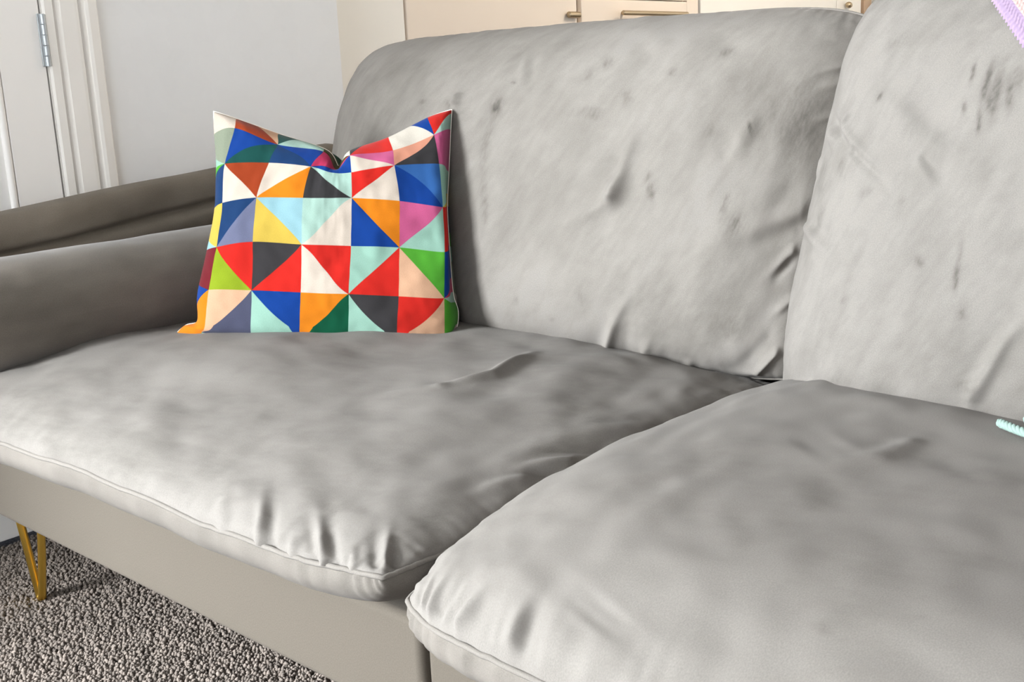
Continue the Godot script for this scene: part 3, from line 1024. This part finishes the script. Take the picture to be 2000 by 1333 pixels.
const MARKS_BACK_LEFT := [  # broad strokes near the right edge: nap plus painted shade where the panel curves away
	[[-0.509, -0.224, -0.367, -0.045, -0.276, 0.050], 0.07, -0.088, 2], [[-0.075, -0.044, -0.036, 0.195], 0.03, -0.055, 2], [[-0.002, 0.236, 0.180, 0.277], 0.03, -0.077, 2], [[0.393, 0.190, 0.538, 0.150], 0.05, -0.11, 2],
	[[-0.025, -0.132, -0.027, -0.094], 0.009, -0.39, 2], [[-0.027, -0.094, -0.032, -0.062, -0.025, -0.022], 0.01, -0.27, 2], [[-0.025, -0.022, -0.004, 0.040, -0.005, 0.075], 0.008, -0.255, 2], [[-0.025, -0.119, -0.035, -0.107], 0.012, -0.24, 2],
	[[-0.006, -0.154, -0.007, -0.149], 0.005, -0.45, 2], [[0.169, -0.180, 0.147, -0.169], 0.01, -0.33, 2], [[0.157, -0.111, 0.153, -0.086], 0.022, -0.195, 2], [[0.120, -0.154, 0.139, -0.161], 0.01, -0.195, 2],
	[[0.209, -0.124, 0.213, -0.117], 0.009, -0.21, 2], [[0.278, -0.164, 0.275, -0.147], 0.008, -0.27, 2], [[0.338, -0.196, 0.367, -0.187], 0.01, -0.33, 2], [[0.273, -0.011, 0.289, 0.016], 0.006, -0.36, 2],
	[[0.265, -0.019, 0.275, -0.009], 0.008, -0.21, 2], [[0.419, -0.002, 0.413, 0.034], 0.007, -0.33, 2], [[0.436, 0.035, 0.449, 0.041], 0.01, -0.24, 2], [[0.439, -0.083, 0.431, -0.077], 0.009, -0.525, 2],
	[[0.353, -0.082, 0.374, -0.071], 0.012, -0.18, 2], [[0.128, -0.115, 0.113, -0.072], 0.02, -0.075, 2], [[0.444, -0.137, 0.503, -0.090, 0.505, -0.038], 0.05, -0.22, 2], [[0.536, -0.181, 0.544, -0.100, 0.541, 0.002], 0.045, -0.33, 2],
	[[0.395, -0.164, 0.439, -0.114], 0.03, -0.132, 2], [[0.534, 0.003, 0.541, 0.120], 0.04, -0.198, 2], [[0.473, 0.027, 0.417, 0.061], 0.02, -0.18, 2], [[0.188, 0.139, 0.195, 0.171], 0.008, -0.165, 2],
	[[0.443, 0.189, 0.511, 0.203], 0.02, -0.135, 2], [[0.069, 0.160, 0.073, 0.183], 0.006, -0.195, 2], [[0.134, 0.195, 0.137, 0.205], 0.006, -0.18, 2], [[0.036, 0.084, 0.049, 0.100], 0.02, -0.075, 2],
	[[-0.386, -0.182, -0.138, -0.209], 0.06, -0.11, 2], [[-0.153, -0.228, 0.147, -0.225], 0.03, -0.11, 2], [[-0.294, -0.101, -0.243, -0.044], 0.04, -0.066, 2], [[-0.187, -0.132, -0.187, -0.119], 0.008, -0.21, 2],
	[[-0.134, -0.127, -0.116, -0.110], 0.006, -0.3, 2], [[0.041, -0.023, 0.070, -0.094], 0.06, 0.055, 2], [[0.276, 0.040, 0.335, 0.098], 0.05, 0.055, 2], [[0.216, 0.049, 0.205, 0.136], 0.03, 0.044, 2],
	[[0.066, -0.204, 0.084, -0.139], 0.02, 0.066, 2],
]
const FEATS_BACK_RIGHT := [
	[[-0.465, -0.121, -0.413, -0.098, -0.351, -0.070], 0.0154, -0.0072, 2], [[-0.351, -0.070, -0.290, -0.045, -0.251, -0.033], 0.0165, -0.0066, 0], [[-0.427, -0.084, -0.361, -0.055, -0.295, -0.028], 0.0242, 0.0042, 2], [[-0.424, -0.114, -0.346, -0.080, -0.275, -0.050], 0.0275, 0.0042, 2],
	[[-0.592, -0.106, -0.544, -0.081, -0.491, -0.057], 0.00595, 0.006, 2], [[-0.491, -0.057, -0.421, -0.028, -0.382, 0.002], 0.00595, 0.00525, 0], [[-0.599, -0.089, -0.548, -0.065], 0.0085, -0.009, 2], [[-0.531, -0.082, -0.479, -0.060, -0.413, -0.031], 0.00765, -0.00525, 0],
	[[-0.523, -0.106, -0.542, -0.086], 0.00595, -0.00675, 2], [[-0.360, -0.053, -0.317, -0.023], 0.00765, 0.0045, 0], [[-0.370, -0.050, -0.327, -0.021], 0.00765, -0.00375, 0], [[-0.604, 0.036, -0.515, 0.056, -0.446, 0.082], 0.0085, -0.00675, 0],
	[[-0.564, 0.031, -0.480, 0.056], 0.0102, 0.0045, 0], [[-0.189, 0.100, -0.205, 0.126, -0.223, 0.181, -0.234, 0.224], 0.00935, -0.00975, 2], [[-0.203, 0.101, -0.219, 0.133, -0.238, 0.195], 0.0242, 0.0048, 2], [[-0.579, 0.273, -0.511, 0.248], 0.0085, -0.0075, 2],
	[[-0.236, 0.217, -0.234, 0.180], 0.0068, -0.0045, 2], [[-0.615, -0.023, -0.630, -0.058], 0.0085, -0.00375, 2], [[-0.434, 0.221, -0.430, 0.187], 0.0154, -0.0036, 0], [[-0.375, -0.075, -0.338, -0.126], 0.055, 0.0036, 2],
]
const MARKS_BACK_RIGHT := [  # mostly scuffs; strokes in the bottom dent and long fold are painted shade
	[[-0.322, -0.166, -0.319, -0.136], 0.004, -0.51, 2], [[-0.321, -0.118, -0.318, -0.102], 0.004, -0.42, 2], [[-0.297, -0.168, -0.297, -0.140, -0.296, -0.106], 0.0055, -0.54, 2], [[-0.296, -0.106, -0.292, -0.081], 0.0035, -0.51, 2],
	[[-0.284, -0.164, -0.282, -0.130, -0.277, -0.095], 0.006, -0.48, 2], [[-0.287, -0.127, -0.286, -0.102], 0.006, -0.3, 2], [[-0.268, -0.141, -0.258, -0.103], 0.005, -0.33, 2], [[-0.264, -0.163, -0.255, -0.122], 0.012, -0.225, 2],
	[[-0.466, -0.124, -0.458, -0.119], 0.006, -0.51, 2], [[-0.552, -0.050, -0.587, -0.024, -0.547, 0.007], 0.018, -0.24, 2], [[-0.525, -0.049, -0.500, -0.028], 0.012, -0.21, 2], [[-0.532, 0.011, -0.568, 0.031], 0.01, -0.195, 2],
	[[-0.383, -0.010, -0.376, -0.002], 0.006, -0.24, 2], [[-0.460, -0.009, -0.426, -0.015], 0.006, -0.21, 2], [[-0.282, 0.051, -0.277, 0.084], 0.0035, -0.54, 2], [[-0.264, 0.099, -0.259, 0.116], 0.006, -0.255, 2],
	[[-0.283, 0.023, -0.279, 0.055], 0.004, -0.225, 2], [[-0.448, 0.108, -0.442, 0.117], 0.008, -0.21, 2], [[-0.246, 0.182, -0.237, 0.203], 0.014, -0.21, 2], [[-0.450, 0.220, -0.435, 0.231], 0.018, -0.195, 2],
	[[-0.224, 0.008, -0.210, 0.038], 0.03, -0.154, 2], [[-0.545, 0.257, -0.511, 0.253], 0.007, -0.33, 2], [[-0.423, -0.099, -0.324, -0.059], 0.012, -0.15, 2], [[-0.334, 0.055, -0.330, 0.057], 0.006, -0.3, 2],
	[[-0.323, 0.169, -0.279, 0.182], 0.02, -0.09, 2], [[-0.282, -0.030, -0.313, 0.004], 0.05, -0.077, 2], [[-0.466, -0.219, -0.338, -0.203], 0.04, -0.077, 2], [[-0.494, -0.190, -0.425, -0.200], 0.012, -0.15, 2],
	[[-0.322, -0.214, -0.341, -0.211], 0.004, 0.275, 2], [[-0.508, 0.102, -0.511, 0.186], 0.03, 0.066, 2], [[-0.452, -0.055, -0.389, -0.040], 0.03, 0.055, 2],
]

# ---------------------------------------------------------------- patterned pillow
const PALETTE := {
	"red": Color(0.90, 0.17, 0.13), "rust": Color(0.68, 0.27, 0.12), "blue": Color(0.05, 0.27, 0.62), "navy": Color(0.11, 0.26, 0.46), "sky": Color(0.22, 0.43, 0.71),
	"slate": Color(0.34, 0.35, 0.45), "lilac": Color(0.48, 0.50, 0.62), "cream": Color(0.94, 0.88, 0.82), "white": Color(0.95, 0.92, 0.87), "peach": Color(0.95, 0.76, 0.62), "salmon": Color(0.95, 0.66, 0.55), "orange": Color(0.96, 0.56, 0.10),
	"yellow": Color(0.90, 0.78, 0.34), "lime": Color(0.62, 0.72, 0.15), "green": Color(0.36, 0.72, 0.22), "pine": Color(0.0, 0.36, 0.24), "teal": Color(0.09, 0.33, 0.31),
	"mint": Color(0.67, 0.85, 0.78), "pale": Color(0.74, 0.88, 0.83), "ice": Color(0.64, 0.82, 0.87), "coal": Color(0.25, 0.24, 0.25), "pink": Color(0.86, 0.40, 0.60), "rose": Color(0.85, 0.24, 0.42), "sage": Color(0.62, 0.66, 0.58),
	"olive": Color(0.36, 0.32, 0.08), "maroon": Color(0.50, 0.14, 0.18),
}
# rows from the bottom up; each square is [diagonal, upper half, lower half]; "/" runs from bottom left to top right
const PATCHES := [
	["\\ orange maroon", "\\ mint lime", "\\ mint coal", "/ coal blue", "\\ coal red", "/ mint pine", "\\ cream red", "/ peach green"],
	["/ blue orange", "/ peach slate", "\\ blue mint", "/ orange pine", "\\ coal mint", "/ red peach", "\\ pale green", "/ coal red"],
	["\\ maroon blue", "\\ red lime", "/ coal red", "\\ red cream", "/ mint red", "\\ green peach", "/ blue rose", "/ mint blue"],
	["\\ yellow ice", "/ navy lilac", "\\ ice yellow", "/ pale cream", "\\ orange blue", "/ pink mint", "\\ red red", "/ peach slate"],
	["/ green navy", "\\ rust cream", "/ cream orange", "\\ pale coal", "/ red cream", "\\ sky blue", "/ mint yellow", "\\ orange teal"],
	["\\ sage mint", "/ blue teal", "\\ blue navy", "/ rose blue", "\\ pink cream", "/ salmon coal", "\\ pink pink", "/ red cream"],
	["\\ cream cream", "\\ peach rust", "/ teal pale", "\\ white olive", "/ coal red", "\\ blue white", "/ red pale", "\\ slate mint"],
	["\\ coal red", "/ red white", "\\ lime blue", "/ pale orange", "\\ rose navy", "/ cream teal", "\\ red blue", "/ yellow ice"],
]

func pillow_print() -> ImageTexture:
	var cell := 128
	var im := Image.create(cell * 8, cell * 8, false, Image.FORMAT_RGB8)
	for r in 8:
		for q in 8:
			var part: PackedStringArray = PATCHES[r][q].split(" ")
			var up: Color = PALETTE[part[1]]
			var dn: Color = PALETTE[part[2]]
			var x0 := q * cell
			var y0 := (7 - r) * cell
			for y in cell:
				# y counts down; "/" keeps the upper half on the left, "\" on the right
				var cut := cell - 1 - y if part[0] == "/" else y
				var left := up if part[0] == "/" else dn
				var right := dn if part[0] == "/" else up
				im.fill_rect(Rect2i(x0, y0 + y, cut, 1), left)
				im.fill_rect(Rect2i(x0 + cut, y0 + y, cell - cut, 1), right)
	return ImageTexture.create_from_image(im)

const PILLOW := [
	[-0.003, 0.000, 0.041, -0.017, 0.128, -0.020, 0.212, -0.020, 0.256, -0.020, 0.298, -0.020, 0.386, -0.020, 0.466, -0.020, 0.489, -0.017],
	[0.016, 0.017, 0.059, 0.004, 0.146, -0.007, 0.229, -0.010, 0.271, -0.013, 0.313, -0.016, 0.397, -0.024, 0.478, -0.020, 0.497, 0.007],
	[0.043, 0.027, 0.069, 0.017, 0.151, 0.014, 0.235, 0.010, 0.277, 0.008, 0.318, 0.005, 0.401, -0.003, 0.481, -0.001, 0.498, 0.033],
	[0.043, 0.070, 0.077, 0.079, 0.155, 0.076, 0.240, 0.070, 0.281, 0.067, 0.322, 0.065, 0.406, 0.059, 0.483, 0.054, 0.490, 0.066],
	[0.061, 0.149, 0.093, 0.154, 0.159, 0.161, 0.244, 0.154, 0.286, 0.152, 0.327, 0.150, 0.409, 0.146, 0.486, 0.137, 0.485, 0.152],
	[0.076, 0.222, 0.103, 0.232, 0.166, 0.239, 0.248, 0.236, 0.290, 0.235, 0.330, 0.235, 0.411, 0.229, 0.484, 0.218, 0.483, 0.226],
	[0.079, 0.294, 0.107, 0.302, 0.186, 0.301, 0.260, 0.292, 0.295, 0.281, 0.329, 0.281, 0.403, 0.293, 0.478, 0.297, 0.487, 0.289],
	[0.073, 0.360, 0.121, 0.367, 0.198, 0.335, 0.277, 0.321, 0.299, 0.289, 0.324, 0.313, 0.398, 0.322, 0.468, 0.352, 0.492, 0.367],
	[0.071, 0.405, 0.116, 0.389, 0.189, 0.361, 0.269, 0.332, 0.292, 0.300, 0.316, 0.329, 0.382, 0.354, 0.452, 0.390, 0.495, 0.405],
]
const PILLOW_S := [-1.35, -1.0, 0.0, 1.0, 1.5, 2.0, 3.0, 4.0, 4.35]
const PILLOW_T := [-0.35, 0.0, 0.25, 1.0, 2.0, 3.0, 4.0, 5.0, 5.5]

func catmull(p0: Vector2, p1: Vector2, p2: Vector2, p3: Vector2, t: float) -> Vector2:
	return p1.cubic_interpolate(p2, p0, p3, t)

func pillow_at(u: float, w: float) -> Vector2:   # u, w in node counts 0..8
	var i := clampi(floori(u), 0, 7)
	var j := clampi(floori(w), 0, 7)
	var cols := []
	for dj in [-1, 0, 1, 2]:
		var row: Array = PILLOW[clampi(j + dj, 0, 8)]
		var q := []
		for di in [-1, 0, 1, 2]:
			var k := clampi(i + di, 0, 8) * 2
			q.append(Vector2(row[k], row[k + 1]))
		cols.append(catmull(q[0], q[1], q[2], q[3], u - i))
	return catmull(cols[0], cols[1], cols[2], cols[3], w - j)

func build_pillow() -> void:
	var o := Vector3(-1.924, 0.464, -1.049)
	var n := Vector3(0.625, 0.242, 0.742).normalized()
	var e1 := Vector3(0.765, 0., -0.644).normalized()
	var e2 := n.cross(e1).normalized()
	var root := thing("throw_pillow", "square pillow printed with bright triangles, propped in the corner against the bolster", "pillow", o)
	var mat := std(Color(0.695, 0.69, 0.68), 0.9)
	mat.albedo_texture = pillow_print()
	mat.rim_enabled = true
	mat.rim = 0.2
	mat.metallic_specular = 0.2
	mat.detail_enabled = true
	mat.detail_blend_mode = BaseMaterial3D.BLEND_MODE_MUL
	mat.detail_albedo = noise_tex(0.2, 256, Color(0.93, 0.93, 0.93), Color(1, 1, 1), 2)
	mat.detail_uv_layer = BaseMaterial3D.DETAIL_UV_2
	mat.uv2_scale = Vector3(6, 6, 1)
	var N := 128
	for side in [1.0, -1.0]:
		var v := PackedVector3Array()
		var uv := PackedVector2Array()
		for j in N + 1:
			for i in N + 1:
				var u := 8.0 * i / N
				var w := 8.0 * j / N
				var p := pillow_at(u, w)
				var x := (u - 4.0) / 4.0
				var y := (w - 4.0) / 4.0
				var d := 0.085 * sqrt(maxf(0.0, (1.0 - pow(absf(x), 2.4)) * (1.0 - pow(absf(y), 2.4))))
				var e := minf(1.0 - absf(x), 1.0 - absf(y))
				d += 0.006 * noise_big.get_noise_2d(p.x * 9.0 + 40.0, p.y * 9.0) * clampf(e * 5.0, 0.0, 1.0)
				d += 0.004 * noise_mid.get_noise_2d(u * 1.1, w * 0.35 + 9.0) * clampf(e * 8.0, 0.0, 1.0) * clampf(y + 0.3, 0.0, 1.0)
				if side < 0:
					d *= 0.8
				v.append(o + e1 * p.x + e2 * p.y + n * d * side)
				var i0 := clampi(floori(u), 0, 7)
				var j0 := clampi(floori(w), 0, 7)
				var s := lerpf(PILLOW_S[i0], PILLOW_S[i0 + 1], u - i0)
				var t := lerpf(PILLOW_T[j0], PILLOW_T[j0 + 1], w - j0)
				if side > 0:
					uv.append(Vector2((s + 2.0) / 8.0, 1.0 - (t + 1.0) / 8.0))
				else:
					uv.append(Vector2((5.0 - s) / 8.0, (t + 1.0) / 8.0))
		var idx := grid_idx(N, N, side > 0)
		idx = grid_idx(N, N, side < 0) if true else idx
		var nn := normals_of(v, idx)
		# the winding that faces away from the filling
		if (nn[N / 2 * (N + 1) + N / 2]).dot(n) * side < 0:
			idx = grid_idx(N, N, side > 0)
			nn = normals_of(v, idx)
		var a := []
		a.resize(Mesh.ARRAY_MAX)
		a[Mesh.ARRAY_VERTEX] = v
		a[Mesh.ARRAY_NORMAL] = nn
		a[Mesh.ARRAY_TEX_UV] = uv
		a[Mesh.ARRAY_TEX_UV2] = uv
		a[Mesh.ARRAY_INDEX] = idx
		var m := ArrayMesh.new()
		m.add_surface_from_arrays(Mesh.PRIMITIVE_TRIANGLES, a)
		put("front_panel" if side > 0 else "back_panel", m, mat, root)
	var ring := PackedVector3Array()
	for e in 4:
		for k in 60:
			var s := 8.0 * k / 60
			var u: float = [s, 8.0, 8.0 - s, 0.0][e]
			var w: float = [0.0, s, 8.0, 8.0 - s][e]
			var p := pillow_at(u, w)
			ring.append(o + e1 * p.x + e2 * p.y)
	put("seam", tube(ring, 0.0012, 6, true), std(Color(0.93, 0.90, 0.85), 0.9), root)

# ---------------------------------------------------------------- crocheted things at the right edge
func on_cushion(c: Cushion, fa: float, fb: float) -> Array:   # point and outward normal
	var al := clampf(fa / c.W, -1.0, 1.0)
	var over := maxf(0.0, -fb / c.D - 0.97)
	var be := clampf(fb / c.D, -0.97, 1.0)
	var p := cushion_point(c, al, be, 1.0)
	var du := cushion_point(c, al + 0.01, be, 1.0) - cushion_point(c, al - 0.01, be, 1.0)
	var dv := cushion_point(c, al, be + 0.01, 1.0) - cushion_point(c, al, be - 0.01, 1.0)
	var n := dv.cross(du).normalized()
	return [p - c.Y * over * c.D * 0.5 + Vector3.DOWN * over * c.D * 0.6, n]

func build_throws() -> void:
	var root := thing("crochet_blanket", "peach crocheted blanket with a lilac border draped over the right back cushion's top", "blanket", Vector3(-0.45, 0.99, -1.45))
	var a0 := Vector2(-0.335, -0.2528)
	var d := Vector2(0.694, 0.720)
	var q := Vector2(0.720, -0.694)
	for part in [["border", 0.0, 0.019, M.purple], ["body", 0.019, 0.25, M.peach]]:
		var t0: float = part[1]
		var t1: float = part[2]
		var ns := 330
		var nt := maxi(14, int((t1 - t0) / 0.0016))
		var v := PackedVector3Array()
		for j in nt + 1:
			var t := lerpf(t0, t1, float(j) / nt)
			for i in ns + 1:
				var s := lerpf(-0.13, 0.38, float(i) / ns)
				var edge := 0.0014 * sin(s * TAU / 0.0068) * exp(-t / 0.003)
				var f := a0 + d * s + q * (t + edge)
				var r := on_cushion(back_right, f.x, f.y)
				var h := 0.0045 * sqrt(clampf(t / 0.004, 0.0, 1.0)) + 0.0013 * sin(s * TAU / 0.0068 + 1.4 * sin(t * TAU / 0.012)) * cos(t * TAU / 0.0075) + 0.0009 * noise_mid.get_noise_2d(s * 300.0, t * 300.0)
				if t0 > 0.0:
					h += 0.0012 + 0.0012 * sin((s + t) * TAU / 0.0085) * sin((s - t) * TAU / 0.0085)
				v.append(r[0] + r[1] * (h + 0.002))
		var idx := grid_idx(ns, nt, true)
		var nn := normals_of(v, idx)
		var mid: Array = on_cushion(back_right, a0.x, a0.y)
		if nn[ns / 4 + 2 * (ns + 1)].dot(mid[1]) < 0:
			idx = grid_idx(ns, nt)
			nn = normals_of(v, idx)
		put(part[0], arr_mesh(v, nn, idx), part[3], root)
	var cord := thing("crochet_rope", "mint green crocheted rope lying on the nearer seat cushion at the right edge", "rope", Vector3(-0.44, 0.505, -1.29))
	var curve := Curve3D.new()
	var way := [[-0.148, -0.157, 0.0], [-0.115, -0.139, 0.0], [-0.070, -0.122, 0.0], [-0.020, -0.130, 0.0], [0.015, -0.160, 0.0], [-0.005, -0.195, 0.0], [-0.055, -0.196, 0.0], [-0.098, -0.180, 0.004], [-0.122, -0.160, 0.010]]
	for k in way.size():
		var w: Array = way[k]
		var r := on_cushion(seat_right, w[0], w[1])
		var e0 := on_cushion(seat_right, way[maxi(k - 1, 0)][0], way[maxi(k - 1, 0)][1])
		var e1 := on_cushion(seat_right, way[mini(k + 1, way.size() - 1)][0], way[mini(k + 1, way.size() - 1)][1])
		var tan: Vector3 = (e1[0] - e0[0]) / 6.0
		curve.add_point(r[0] + r[1] * (0.0075 + w[2]), -tan, tan)
	var total := curve.get_baked_length()
	for strand in 3:
		var pts := PackedVector3Array()
		var n := 200
		for k in n + 1:
			var s := total * k / n
			var p := curve.sample_baked(s, true)
			var fwd := (curve.sample_baked(minf(s + 0.004, total), true) - curve.sample_baked(maxf(s - 0.004, 0.0), true)).normalized()
			var u := fwd.cross(Vector3.UP).normalized()
			var w := fwd.cross(u)
			var ang := s / 0.012 * TAU / 1.5 + TAU * strand / 3.0
			var shrink := sqrt(clampf(minf(s, total - s) / 0.004, 0.05, 1.0))
			pts.append(p + (u * cos(ang) + w * sin(ang)) * 0.0029 * shrink)
		put("strand", tube(pts, 0.0035, 8), M.mint, cord)

# ---------------------------------------------------------------- carpet pile
func build_carpet() -> void:
	var st := SurfaceTool.new()
	st.begin(Mesh.PRIMITIVE_TRIANGLES)
	var rings := [[0.0, 0.0030], [0.004, 0.0036], [0.0075, 0.0029], [0.0095, 0.0012]]
	var S := 5
	var v := PackedVector3Array()
	var idx := PackedInt32Array()
	for r in rings:
		for s in S:
			var a: float = TAU * s / S + r[0] * 80.0
			v.append(Vector3(cos(a) * r[1], r[0] - 0.004, sin(a) * r[1]))
	for k in rings.size() - 1:
		for s in S:
			var a := k * S + s
			var b := k * S + (s + 1) % S
			idx.append_array([a, b, a + S, b, b + S, a + S])
	v.append(Vector3(0, 0.0058, 0))
	for s in S:
		idx.append_array([(rings.size() - 1) * S + s, (rings.size() - 1) * S + (s + 1) % S, v.size() - 1])
	var nn := normals_of(v, idx)
	if nn[v.size() - 1].y < 0:
		for k in range(0, idx.size(), 3):
			var t := idx[k]
			idx[k] = idx[k + 1]
			idx[k + 1] = t
		nn = normals_of(v, idx)
	var tuft := arr_mesh(v, nn, idx)
	var mm := MultiMesh.new()
	mm.transform_format = MultiMesh.TRANSFORM_3D
	mm.use_colors = true
	mm.mesh = tuft
	var step := 0.0053
	var x0 := -2.345
	var z0 := -1.25
	var nx := int((-0.55 - x0) / step)
	var nz := int((-0.05 - z0) / step)
	mm.instance_count = nx * nz
	var k := 0
	for j in nz:
		for i in nx:
			var x := x0 + (i + rng.randf_range(-0.45, 0.45)) * step
			var z := z0 + (j + rng.randf_range(-0.45, 0.45)) * step
			var b := Basis(Vector3(rng.randf_range(-1, 1), 0, rng.randf_range(-1, 1)).normalized(), rng.randf_range(0.0, 0.6)) * Basis(Vector3.UP, rng.randf() * TAU)
			b = b.scaled(Vector3.ONE * rng.randf_range(0.75, 1.25))
			mm.set_instance_transform(k, Transform3D(b, Vector3(x, -0.001 + rng.randf_range(-0.002, 0.0015), z)))
			var t := 0.130 + 0.035 * noise_mid.get_noise_2d(x * 60.0, z * 60.0) + rng.randf_range(-0.035, 0.045)
			mm.set_instance_color(k, Color(t * 1.16, t * 0.96, t * 0.81))
			k += 1
	var o := MultiMeshInstance3D.new()
	o.name = "carpet_pile"
	o.multimesh = mm
	o.material_override = M.pile
	o.set_meta("kind", "stuff")
	o.set_meta("label", "short grey beige carpet pile under the sofa")
	o.set_meta("category", "carpet")
	add_child(o, true)
